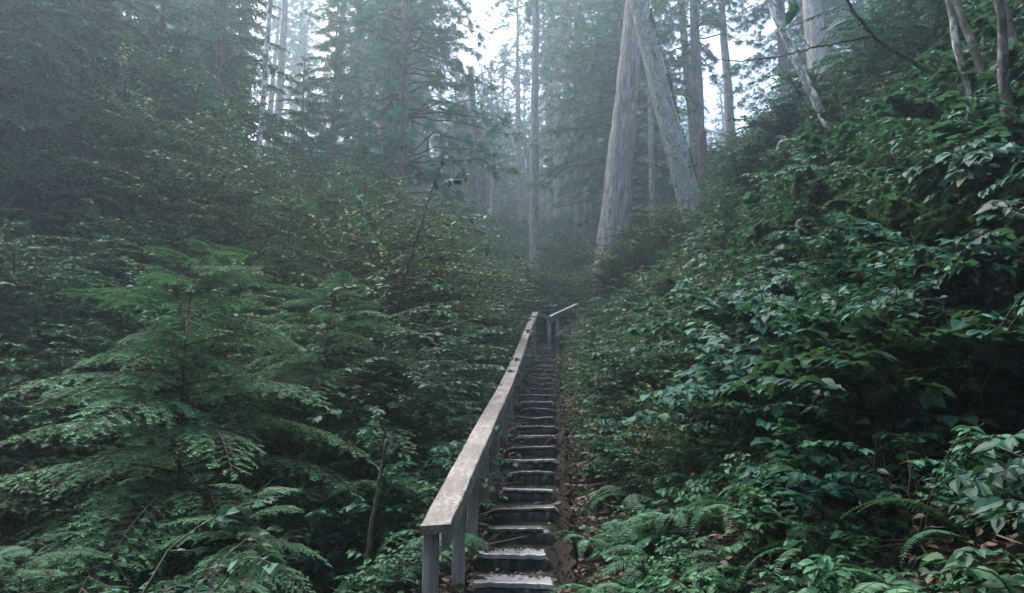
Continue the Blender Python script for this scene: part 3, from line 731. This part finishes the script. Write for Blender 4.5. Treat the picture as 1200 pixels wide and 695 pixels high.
# moss tufts on the upper right side of the mossy trunk
rm = np.random.default_rng(6); k = 5200; zz = rm.uniform(.02, .95, k) * L2; 
inv = T2.rotation_quaternion.inverted(); upv = np.array(inv @ Vector((.75, -.35, .75))); upv[2] = 0; a0 = math.atan2(upv[1], upv[0])
clump = (np.sin(zz * 3.1) + np.sin(zz * 7.7 + 1) + rm.normal(0, .9, k)) > .25; zz = zz[clump]; k = len(zz)
an = a0 + rm.normal(0, .55, k); rad = (r02 + (r12 - r02) * zz / L2) * 1.0
cx = np.interp(zz, q2[:, 2], q2[:, 0]); cyv = np.interp(zz, q2[:, 2], q2[:, 1])
pos = np.stack([cx + np.cos(an) * rad, cyv + np.sin(an) * rad, zz], -1); dd = np.stack([np.cos(an), np.sin(an), rm.normal(0, .6, k)], -1) + rm.normal(0, .3, (k, 3))
v_, f_ = place(SM[0], SM[1], pos, dd, nrm(rm.normal(0, 1, (k, 3))), rm.uniform(.03, .085, k)); b = MB(); b.add(v_, f_, 0); b.build('moss', [M['moss']], T2)

leaning('alder_tree', (905, 0), (975, 155), 10.8, 9.5, 9, 'alder', 'white mottled alder leaning left across the mist above the right bank', 'alder', seed=7, D2=11.2)
leaning('alder_tree', (1117, 0), (1154, 220), 5.0, 7, 8.5, 'slimalder', 'slim pale alder nearest the right edge thicket, leaning left', 'alder', seed=8, D2=5.3)
TA, LA, *_ = leaning('alder_tree', (1118, 5), (1180, 175), 6.0, 7.5, 9.5, 'darkalder', 'dark grey alder leaning just behind the slim pale one', 'alder', seed=9, D2=6.4)
leaning('alder_tree', (1172, 0), (1206, 130), 5.6, 11, 14, 'darkalder', 'stout grey alder at the top right corner', 'alder', seed=10, D2=5.9)
leaning('alder_tree', (1189, 225), (1196, 300), 4.6, 15, 17, 'darkalder', 'dark stem among the leaves at the right edge', 'alder', seed=12, ext=3)
leaning('alder_tree', (316, 0), (299, 205), 18, 5, 6, 'alder', 'thin white alder rising through the foliage at the upper left', 'alder', seed=13)
leaning('alder_tree', (552, 92), (567, 275), 34, 6, 8, 'palebark', 'slender pale snag leaning left in the mist below the bright gap', 'snag', seed=14, ext=1.05)
leaning('alder_tree', (762, 120), (765, 250), 24, 6, 7, 'palebark', 'thin pale trunk upright between the two leaning ones', 'alder', seed=15, ext=1.4)
leaning('conifer_snag', (823, 150), (824, 215), 24, 9, 12, 'redbark', 'short broken reddish snag right of the mossy leaning trunk', 'snag', seed=16, ext=.98)
leaning('conifer_snag', (98, -10), (90, 100), 20, 26, 30, 'redbark', 'broad reddish brown dead trunk behind the top left hemlocks', 'snag', seed=17)
leaning('conifer_tree', (62, 0), (52, 120), 17, 30, 34, 'farbark', 'thick dark trunk in the top left corner', 'conifer', seed=18)
leaning('alder_tree', (222, 0), (228, 120), 27, 7, 8, 'palebark', 'thin pale trunk in mist left of the white alder', 'alder', seed=19)
leaning('alder_tree', (452, 520), (425, 680), 4.7, 3.5, 6, 'darkalder', 'thin mottled dead stem slanting in the hollow beside the near posts', 'dead stem', seed=20, ext=1.02, wob=.004)

# bare limbs reaching over the mist from the dark alder
def polytube(b, pts, r0, r1, k=6, mat=0, jit=.02, seed=0):
    r = np.random.default_rng(seed); pts = np.array([np.array(p_) for p_ in pts]); t_ = np.linspace(0, 1, len(pts)); tt = np.linspace(0, 1, 8 * len(pts))
    q = np.stack([np.interp(tt, t_, pts[:, j]) for j in range(3)], -1)
    kk = np.ones(7) / 7; qp = np.stack([np.convolve(np.pad(q[:, j], 3, 'edge'), kk, 'valid') for j in range(3)], -1); qp[0] = q[0]; qp[-1] = q[-1]
    qp[1:-1] += r.normal(0, jit * .25, (len(tt) - 2, 3)); v_, f_ = tube(qp, np.linspace(r0, r1, len(tt)), k, False); b.add(v_, f_, mat, True); return qp
def limb_obj(name, fn, root):
    b = MB(); fn(b); o = b.build(name, [M['darkalder'], M['broad']]); bpy.context.view_layer.update(); o.parent = root
    o.matrix_parent_inverse = Matrix.LocRotScale(root.location, root.rotation_quaternion, None).inverted(); return o
Pl = lambda a, b_, D: P(a, b_, 5.7 + (D - 7.8) * .3)
def limbA(b):
    q = polytube(b, [P(1163, 126, 6.14), Pl(1128, 112, 8.7), (Pl(1100, 88, 9.0)), Pl(1062, 68, 8.6), Pl(1020, 42, 8.3), Pl(985, -12, 8.0)], .030, .012, 7, seed=1)
    polytube(b, [Pl(1020, 42, 8.3), Pl(985, 50, 8.2), Pl(950, 57, 8.1), Pl(915, 66, 8.0), Pl(870, 72, 7.9), Pl(836, 69, 7.8)], .012, .003, 5, seed=2)
    polytube(b, [Pl(990, 5, 8.1), Pl(965, 15, 8.0), Pl(930, 30, 7.9), Pl(900, 42, 7.9), Pl(868, 42, 7.8)], .007, .002, 4, seed=3)
    polytube(b, [Pl(950, 57, 8.1), Pl(935, 40, 8.0), Pl(925, 25, 8.0)], .004, .002, 4, seed=4)
    r = np.random.default_rng(9); anchors = [Pl(992, 22, 8.1), Pl(930, 12, 8.0), Pl(932, 4, 8.0), Pl(972, 22, 8.1), Pl(1092, 34, 8.9), Pl(925, -4, 8)]
    v_, f_ = place(OV[0], OV[1], np.array([np.array(a) for a in anchors]), np.array([[-1, .1, -.3], [-.5, 0, -.9], [-.3, 0, -1], [-1, 0, .1], [-.6, 0, .4], [.6, 0, -.7]]), np.tile([.2, -.6, .7], (6, 1)), np.array([.17, .13, .14, .12, .16, .14]))
    b.add(v_, f_, 1)
limb_obj('bare_limb', limbA, TA)

# bare forked saplings in front of the mist
b = MB()
polytube(b, [P(1000, 260, 10.6), P(975, 215, 10.4), P(962, 160, 10.2), P(945, 120, 10.1), P(912, 75, 10)], .016, .004, 6, seed=5)
polytube(b, [P(945, 120, 10.1), P(952, 100, 10), P(957, 84, 10)], .006, .002, 4, seed=6)
polytube(b, [P(980, 225, 10.4), P(992, 190, 10.2), P(984, 160, 10)], .007, .002, 4, seed=7)
tag(b.build('bare_sapling', [M['stem']]), 'bare forked sapling standing in front of the leaning white alder', 'sapling')
b = MB()
polytube(b, [P(1150, 260, 7), P(1158, 150, 6.9), P(1172, 62, 6.8), P(1165, 50, 6.8)], .010, .003, 6, seed=8)
polytube(b, [P(1158, 150, 6.9), P(1166, 110, 6.8), P(1172, 58, 6.7)], .004, .002, 4, seed=9)
tag(b.build('bare_sapling', [M['palestem']]), 'thin pale bare twig stem curving up between the slim alders', 'sapling')

# ------------------------------------------------------------ shrub masses
V_ = lambda seed, leaf, size, mat, st='stem', **k: shrub_mb(seed, leaf, size, **k).mesh('clump', [M[st], M[mat]])
big = [V_(500 + i, TRI, .115, 'broad', n_stem=9, H=.75, spread=.62, per=17, twigs=5, flat=.8, sizevar=.6) for i in range(4)]
med = [V_(510 + i, OV, .07, 'broad2', n_stem=11, H=.7, spread=.6, per=20, twigs=4, flat=.6) for i in range(3)]
ovb = [V_(515 + i, TJ, .08, 'broad', n_stem=10, H=.7, spread=.6, per=20, twigs=3, flat=.8) for i in range(3)]
sml = [V_(520 + i, SM, .050, 'small', n_stem=13, H=.9, spread=.6, per=24, twigs=5, flat=.45) for i in range(4)]
oli = [V_(530 + i, SM, .045, 'olive', n_stem=13, H=.8, spread=.55, per=20, twigs=5, flat=.4) for i in range(3)]
bri = [V_(540 + i, OV, .055, 'bright', n_stem=12, H=1.3, spread=.7, per=17, twigs=5, flat=.5) for i in range(3)]

def dens(fn): return lambda x, y, d, r: fn(x, y, d) > r.random(len(x))
# right bank: large leaves near, mixed beyond
q1 = scatter(1, 3600, (.9, 22), (3.1, 24), dens(lambda x, y, d: inview(x, y, 1.6) * smooth(1.25, 1.9, d) * (.30 + .5 * (y < 9)) * smooth(16, 9, y)), (.75, 1.25))
q2_ = scatter(2, 4600, (.9, 24), (1.9, 26), dens(lambda x, y, d: inview(x, y, 1.6) * smooth(1.15, 1.8, d) * np.where((x > 4.5) & (y > 7), .95, .42) * (.4 + .6 * smooth(5, 12, y))), (.7, 1.25))
q3 = scatter(3, 3000, (.6, 14), (5, 26), dens(lambda x, y, d: inview(x, y, 1.6) * smooth(.75, 1.1, d) * .75 * smooth(4.8, 1.5, d) * smooth(5, 8, y)), (.65, 1.15))
qa = scatter(21, 700, (-5, 6.5), (-2, 3.4), dens(lambda x, y, d: (np.abs(x) > np.maximum(y, 0) * .74 + .95) * (np.abs(d) > 1.1) * .8), (.6, 1.0))
q1 = np.concatenate([q1[(q1[:, 1] > 3.6)], qa])
stuff('broadleaf_thicket', q1, big + ovb + med[:1] + sml[:1], 'dense broad-leaved bramble thicket with dark teal leaves covering the right bank', 'thicket')
stuff('glossy_thicket', q2_, med, 'glossy oval-leaved shrubs woven through the right bank', 'thicket')
stuff('olive_thicket', q3, oli + sml[:1], 'olive and brown small-leaved brush below the leaning trunks', 'brush')
# left: small dark leaves
q4 = scatter(4, 7200, (-26, 0), (2.2, 27), dens(lambda x, y, d: inview(x, y, 2.2) * smooth(.75, 1.6, -d) * (.55 + .35 * (y > 8)) * (.35 + .65 * smooth(3.5, 6.5, y))), (.8, 1.5))
stuff('dark_leaf_thicket', q4, sml + med[:1], 'dark small-leaved thicket covering the left hollow and slope', 'thicket')
q5 = scatter(5, 900, (-10, -.6), (7.5, 20), dens(lambda x, y, d: inview(x, y, 1) * smooth(1.0, 1.8, -d) * .35), (.7, 1.2))
stuff('mixed_leaf_brush', q5, ovb[:2] + oli, 'mixed pale green brush growing through the left thicket', 'brush')
# beyond the stairs
q6 = scatter(6, 9000, (-34, 40), (22.5, 60), dens(lambda x, y, d: inview(x, y, 2) * .62), (1.1, 2.1))
stuff('misty_undergrowth', q6, sml[:3] + oli[:1], 'misty low undergrowth covering the hillside beyond the stairs', 'undergrowth')
# taller bushes, each a thing
def bushes(name, spots, meshes, label_list, cat, group, s=(1, 1.3), seed=0):
    r = random.Random(seed)
    for i, (px, D) in enumerate(spots):
        x, y = at(px, D); o = link(name, meshes[i % len(meshes)], None, (x, y, float(ground(x, y)) - .05), (r.uniform(-.1, .1), r.uniform(-.1, .1), r.uniform(0, 6.3)), r.uniform(*s))
        tag(o, label_list[i] if i < len(label_list) else label_list[-1], cat, group)
tall = [shrub_mb(560 + i, OV, .058, n_stem=22, H=2.7, spread=1.3, per=60, twigs=14, flat=.55, stemr=.009).mesh('huckleberry_bush', [M['stem'], M['bright']]) for i in range(2)]
tallest = [shrub_mb(590 + i, OV, .066, n_stem=22, H=4.3, spread=1.7, per=85, twigs=20, flat=.55, stemr=.013).mesh('small_tree', [M['stem'], M['bright']]) for i in range(2)]
for (px, D, k, sc_2), lab in zip([(395, 11.5, 0, 1.05), (340, 13, 1, 1.15), (450, 14.5, 0, 1.0), (505, 17.5, 1, .9), (290, 15.5, 1, 1.15), (140, 13, 0, 1.0), (40, 14.5, 1, 1.1), (215, 17, 0, 1.25)],
        ['leafy yellow-green small tree reaching towards the dark conifer left of centre', 'airy yellow-green small tree at the foot of the pale thin alder',
         'yellow-green small tree just under the dark conifer trunk', 'thin small tree at the edge of the mist beyond the handrail', 'airy small tree behind the pale thin alder', 'leafy small tree in front of the upper left hemlocks', 'leafy small tree near the left edge below the thick dark trunk', 'leafy small tree on the upper slope left of the thin white alder']):
    x, y = at(px, D); tag(link('small_tree', tallest[k], None, (x, y, float(ground(x, y)) - .05), (0, 0, px), sc_2), lab, 'small tree', 'yellow-green small trees left of the stairs')
bushes('huckleberry_bush', [(345, 8.6), (425, 9.8), (395, 11.8), (472, 12.5), (440, 13.8), (300, 12.5), (505, 17), (370, 15), (530, 21), (480, 18)], tall,
       ['yellow-green huckleberry bush behind the longest hemlock sprays left of the stairs', 'yellow-green huckleberry bush just left of the middle of the handrail',
        'tall yellow-green huckleberry bush below the dark conifer trunk', 'yellow-green huckleberry bush behind the leafy sapling beside the handrail',
        'hazy yellow-green huckleberry bush between the handrail and the dark conifer', 'yellow-green huckleberry bush at the foot of the taller young hemlock',
        'hazy huckleberry bush left of the handrail top', 'hazy huckleberry bush below the pale thin alder', 'farthest huckleberry bush, in mist behind the top of the handrail',
        'misty huckleberry bush below the slender pale snag'], 'bush', 'tall yellow-green bushes left of the stairs', (.85, 1.15), 2)
talr = [shrub_mb(570 + i, OV, .075, n_stem=20, H=2.3, spread=1.2, per=66, twigs=14, flat=.2, stemr=.010).mesh('elder_bush', [M['stem'], M['broad']]) for i in range(2)]
bushes('elder_bush', [(1075, 11.5), (1100, 9.8), (1150, 8.6), (1200, 9.5), (925, 13), (1160, 12), (1240, 8), (1185, 14), (985, 12.5), (880, 16), (1030, 13)], talr,
       ['leafy elder bush on the skyline under the bare overhanging limb', 'leafy elder bush left of the slim pale alder on the right bank', 'elder bush just behind the slim pale alder', 'leafy elder bush beside the stout grey alder at the right edge',
        'leafy elder bush low on the skyline left of the leaning white alder', 'elder bush behind the dark grey alder high on the right bank', 'elder bush cut off by the right edge of the picture',
        'far elder bush behind the stout grey alder', 'leafy elder bush at the foot of the leaning white alder', 'elder bush lowest on the skyline, right of the mossy leaning trunk', 'elder bush on the skyline between the leaning white alder and the limb'],
       'bush', 'tall leafy bushes on the right bank', (.5, .75), 3)
# broad low bushes beyond the frame's left side trees
tl = [shrub_mb(580 + i, SM, .062, n_stem=20, H=2.3, spread=1.2, per=60, twigs=14, flat=.6, stemr=.009).mesh('dark_leaf_bush', [M['stem'], M['small']]) for i in range(2)]
bushes('dark_leaf_bush', [(40, 9), (120, 10.5), (200, 12), (-20, 11.5), (70, 13), (260, 14.5), (160, 8.4), (0, 7.2), (490, 10.0), (440, 7.9), (530, 14)], tl,
       ['dark small-leaved bush at the left edge, halfway up the picture', 'dark small-leaved bush above the reddish-trunked young hemlock', 'dark bush on the slope between the left hemlocks',
        'dark bush cut off by the left edge above the hollow', 'dark bush below the thick trunk in the top left corner', 'dark bush beneath the pale thin alder', 'nearest dark bush left of the reddish-trunked young hemlock',
        'dark small-leaved bush low at the left edge', 'dark bush leaning towards the middle of the handrail', 'dark bush in the hollow behind the nearest handrail posts', 'hazy dark bush behind the upper part of the handrail'], 'bush', 'dark small-leaved bushes in the left thicket', (.85, 1.2), 4)

olv = [shrub_mb(595 + i, SM, .060, n_stem=20, H=1.7, spread=1.0, per=50, twigs=12, flat=.5, stemr=.008).mesh('brush_bush', [M['stem'], M['olive']]) for i in range(2)]
bushes('brush_bush', [(724, 20.2), (742, 19.2), (712, 23.5), (762, 18.4), (668, 27), (785, 18), (742, 21.5), (640, 26), (770, 20), (812, 17.6)], olv,
       ['olive bush hiding the foot of the furrowed leaning trunk', 'olive bush just right of the furrowed trunk', 'hazy bush behind the foot of the furrowed trunk',
        'olive bush below the gap between the two leaning trunks', 'misty bush beyond the short handrail', 'olive bush left of the foot of the mossy trunk', 'olive bush right behind the furrowed trunk',
        'misty bush straight above the top of the long handrail', 'olive bush between the feet of the leaning trunks', 'bush at the foot of the mossy leaning trunk'], 'bush', 'olive bushes below the leaning trunks', (.9, 1.25), 6)

# overhanging sapling with a few large leaves, in front of the mist
b = MB()
q = polytube(b, [P(455, 420, 8.2), P(470, 340, 8), P(492, 270, 7.9), P(505, 225, 7.9), P(520, 185, 7.9)], .014, .004, 6, seed=20)
qs = [polytube(b, [P(492, 270, 7.9), P(520, 262, 7.8), P(548, 258, 7.8), P(575, 252, 7.7)], .006, .002, 5, seed=21),
      polytube(b, [P(480, 310, 7.95), P(520, 300, 7.8), P(560, 290, 7.8), P(598, 294, 7.7)], .006, .002, 5, seed=22),
      polytube(b, [P(505, 225, 7.9), P(530, 212, 7.9), P(548, 205, 7.9)], .004, .002, 5, seed=23),
      polytube(b, [P(470, 340, 8), P(440, 300, 8), P(425, 250, 8), P(418, 215, 8)], .006, .002, 5, seed=24),
      polytube(b, [P(475, 325, 8), P(520, 335, 7.8), P(560, 345, 7.8)], .005, .002, 5, seed=25)]
r = np.random.default_rng(8); pos = []; dr = []
for qq in qs + [q[24:]]:
    k = 20; i0 = r.integers(len(qq) // 3, len(qq), k); pos.append(qq[i0]); dr.append(r.normal(0, 1, (k, 3)) + [0, 0, -.3])
pos = np.concatenate(pos); dr = np.concatenate(dr); v_, f_ = place(OV[0], OV[1], pos, dr, r.normal(0, .5, (len(pos), 3)) + [0, -.2, 1], r.uniform(.05, .11, len(pos))); b.add(v_, f_, 1)
tag(b.build('leafy_sapling', [M['stem'], M['broad2']]), 'thin leafy sapling leaning over the stairs side in front of the mist', 'sapling')

# ------------------------------------------------------------ ferns
def frond(seed, n=30):
    r = np.random.default_rng(seed); t_ = np.linspace(0, 1, 12)
    ax = np.stack([0 * t_, .95 * t_ - .12 * t_ ** 3, .75 * t_ - .85 * t_ ** 2], -1)
    v_, f_ = tube(ax, np.linspace(.006, .0015, 12), 3, False); parts = [(v_, f_)]
    pn = leaf_tpl([0, .15, .6, 1], [.03, .10, .075, .004], .25, .15)
    tt = np.linspace(.12, .99, n); pos, dr, sz = [], [], []
    for s in (-1, 1):
        for k, a in enumerate(tt):
            p_ = np.array([np.interp(a, t_, ax[:, j]) for j in range(3)]); d_ = np.array([s, .38, -.12]) + r.normal(0, .05, 3)
            pos.append(p_); dr.append(d_); sz.append(.17 * math.sin(min(1, a * 1.5 + .22) * math.pi * .5) * (1.03 - a) ** .55 * r.uniform(.85, 1.1))
    v_, f_ = place(pn[0], pn[1], np.array(pos), np.array(dr), np.tile([0, .45, 1.], (len(pos), 1)), np.array(sz)); parts.append((v_, f_))
    return merge(parts)
FR = [frond(i) for i in range(3)]
def fern_mesh(seed, n=15):
    r = np.random.default_rng(seed); b = MB()
    for i in range(n):
        a = i * 6.283 / n + r.normal(0, .2); V, F = FR[i % 3]; e = r.uniform(-.35, .35); s = r.uniform(.7, 1.1); V = V * s
        V = np.stack([V[:, 0], V[:, 1] * math.cos(e) - V[:, 2] * math.sin(e), V[:, 1] * math.sin(e) + V[:, 2] * math.cos(e)], -1)
        b.add(rotz(V, a), F, 0)
    return b.mesh('sword_fern', [M['fern']])
FE = [fern_mesh(1), fern_mesh(2, 12), fern_mesh(3, 18)]
rfn = random.Random(3)
ferns = [(700, 3.4, .62, 'bright lacy fern low beside the gully at the bottom of the picture'), (738, 3.9, .66, 'fern hanging over the leaf litter under the brambles'),
         (700, 4.6, .55, 'small fern at the gully edge beside the lower steps'), (790, 4.0, .6, 'sword fern under the large bramble leaves by the rusty litter'),
         (790, 5.2, .75, 'sword fern with one long frond reaching over the litter'), (722, 5.6, .6, 'fern on the bank foot level with the third post'),
         (740, 6.6, .65, 'fern in the dim hollow below the olive brush'), (698, 6.8, .5, 'small fern close to the stair side log'),
         (850, 3.4, .6, 'fern at the bottom edge between bramble leaves'), (960, 3.1, .6, 'dark fern deep in the bottom right brambles'),
         (712, 8.4, .65, 'pale fern on the bank beside the middle steps'), (692, 10.2, .6, 'fern at the bank foot beside the upper steps'),
         (1110, 2.9, .55, 'small fern at the bottom right among blue-green leaves'), (740, 9.2, .75, 'fern below the dark hollow of the bank'),
         (765, 5.0, .7, 'arching fern above the rusty litter'), (684, 5.6, .4, 'tiny fern sprouting against the side log'),
         (720, 12.0, .8, 'fern in the shaded bank near the stair top'), (520, 5.4, .6, 'fern in the hollow behind the second post'), (455, 5.2, .6, 'fern in the dark hollow left of the rail end')]
for px, D, s, lab in ferns:
    x, y = at(px, D); link_ = link('sword_fern', FE[rfn.randrange(3)], None, (x, y, float(ground(x, y)) + .02), (rfn.uniform(-.1, .25), -.25 if px > 600 else 0, rfn.uniform(0, 6.3)), s)
    tag(link_, lab, 'fern', 'ferns beside the stairs')

re_ = np.random.default_rng(90); cnt = 0
while cnt < 46:
    y = 2.6 + 14 * re_.random() ** 1.3; d = re_.uniform(.75, 1.7); x = float(path_x(y)) + d; cnt += 1
    o = link('sword_fern', FE[cnt % 3], None, (x, y, float(ground(x, y)) + .01), (re_.uniform(-.1, .2), -.3, re_.uniform(0, 6.3)), re_.uniform(.35, .6))
    tag(o, 'one of the small ferns massed along the foot of the right bank', 'fern', 'small ferns along the bank foot')

# small green herbs at the bank foot and along the gully; rusty leaf litter; stones
herb = [shrub_mb(600 + i, OV, .040, n_stem=12, H=.22, spread=.25, per=12, twigs=1, flat=.7, stemr=.003).mesh('clump', [M['stem'], M['fern']]) for i in range(3)]
q7 = scatter(7, 4200, (-.9, 2.6), (2.2, 24), dens(lambda x, y, d: ((d > .55) & (d < 2.2)) * (.05 + .5 * smooth(.72, 1.0, d)) * (1 - .6 * smooth(1.4, 2.0, d)) + ((d < -.5) & (d > -1.0)) * .4), (.6, 1.5))
stuff('bank_herbs', q7, herb, 'low green herbs growing along both sides of the stairs', 'herbs')
lf = []
for i in range(3):
    r = np.random.default_rng(700 + i); n = 26; b = MB()
    pos = np.stack([r.uniform(-.22, .22, n), r.uniform(-.22, .22, n), r.uniform(.0, .03, n)], -1); d_ = r.normal(0, 1, (n, 3)); d_[:, 2] *= .3
    v_, f_ = place(OV[0], OV[1], pos, d_, np.array([0, 0, 1]) + r.normal(0, .5, (n, 3)), r.uniform(.025, .07, n)); b.add(v_, f_, 0)
    for k in range(5):
        a = r.uniform(-.2, .2, 3); a[2] = .02; c_ = r.normal(0, .12, 3); c_[2] = abs(c_[2]) * .3; v_, f_ = tube(np.array([a, a + c_ * .6, a + c_]), [.003, .003, .001], 3, False); b.add(v_, f_, 0)
    lf.append(b.mesh('litter', [M['litter']]))
q8 = scatter(8, 6500, (-1.5, 4), (2.0, 24), dens(lambda x, y, d: ((d > .30) & (d < 2.2)) * (.35 + .5 * smooth(.8, 1.2, d)) + (np.abs(np.abs(d) - .42) < .13) * .8 + ((d < -.33) & (d > -.7)) * .6), (.7, 1.2), .1, .01)
k_ = 130; r = np.random.default_rng(91); ii = r.integers(0, NST, k_); yy = np.array(YS)[ii] + r.uniform(.1, .35, k_); xx = path_x(yy) + r.uniform(-.22, .22, k_)
zz = .227 * np.array(YS)[ii] + .004
q8 = np.concatenate([q8, np.stack([xx, yy, zz, 0 * xx, 0 * xx, r.uniform(-3, 3, k_), r.uniform(.25, .45, k_)], -1)])
stuff('leaf_litter', q8, lf, 'rusty dead leaves and twigs scattered on the bank foot and gully', 'leaf litter')
sto = []
for i in range(3):
    r = np.random.default_rng(800 + i); b = MB()
    for k in range(9):
        import bmesh
        bm = bmesh.new(); bmesh.ops.create_icosphere(bm, subdivisions=2, radius=1)
        Vv = np.array([v.co[:] for v in bm.verts]); Ff = np.array([[v.index for v in f.verts] for f in bm.faces]); bm.free()
        Vv = Vv * (1 + .18 * np.sin(Vv @ r.normal(0, 2.5, (3,)))[:, None]) * r.uniform(.6, 1.2, 3) * [1, 1, .6] * r.uniform(.012, .035)
        b.add(Vv + [r.uniform(-.18, .18), r.uniform(-.18, .18), .004], Ff, 0, True)
    sto.append(b.mesh('stones', [plain('wet_stone', (.07, .068, .07), .35)]))
q9 = scatter(9, 1600, (-.2, 3), (2.0, 24), dens(lambda x, y, d: ((d > .32) & (d < .9)) * .8), (.7, 1.4), .1, .0)
stuff('gully_stones', q9, sto, 'wet dark pebbles lying in the gully right of the stairs', 'pebbles')

# ------------------------------------------------------------ haze: one closed box of even air round everything
zmin = float(Z.min()) - 1.5; 
m = bpy.data.materials.new('haze'); m.use_nodes = True; t = m.node_tree; t.nodes.clear(); o_ = t.nodes.new('ShaderNodeOutputMaterial')
pv = t.nodes.new('ShaderNodeVolumePrincipled'); pv.inputs['Color'].default_value = (*HAZE_COLOR, 1); pv.inputs['Density'].default_value = HAZE_DENSITY
pv.inputs['Anisotropy'].default_value = .72; t.links.new(pv.outputs[0], o_.inputs['Volume'])
ztop = 62.0
X0, X1, Y0, Y1 = -100, 100, -42, 165
Vh = np.array([(x, y, z) for z in (zmin, ztop) for y in (Y0, Y1) for x in (X0, X1)], float)
Fh = [(0, 2, 3), (0, 3, 1), (4, 5, 7), (4, 7, 6), (0, 1, 5), (0, 5, 4), (2, 6, 7), (2, 7, 3), (0, 4, 6), (0, 6, 2), (1, 3, 7), (1, 7, 5)]
b = MB(); b.add(Vh, Fh, 0); hz = b.build('haze', [m]); tag(hz, 'pale bluish mist hanging in the forest', 'haze', kind='stuff')
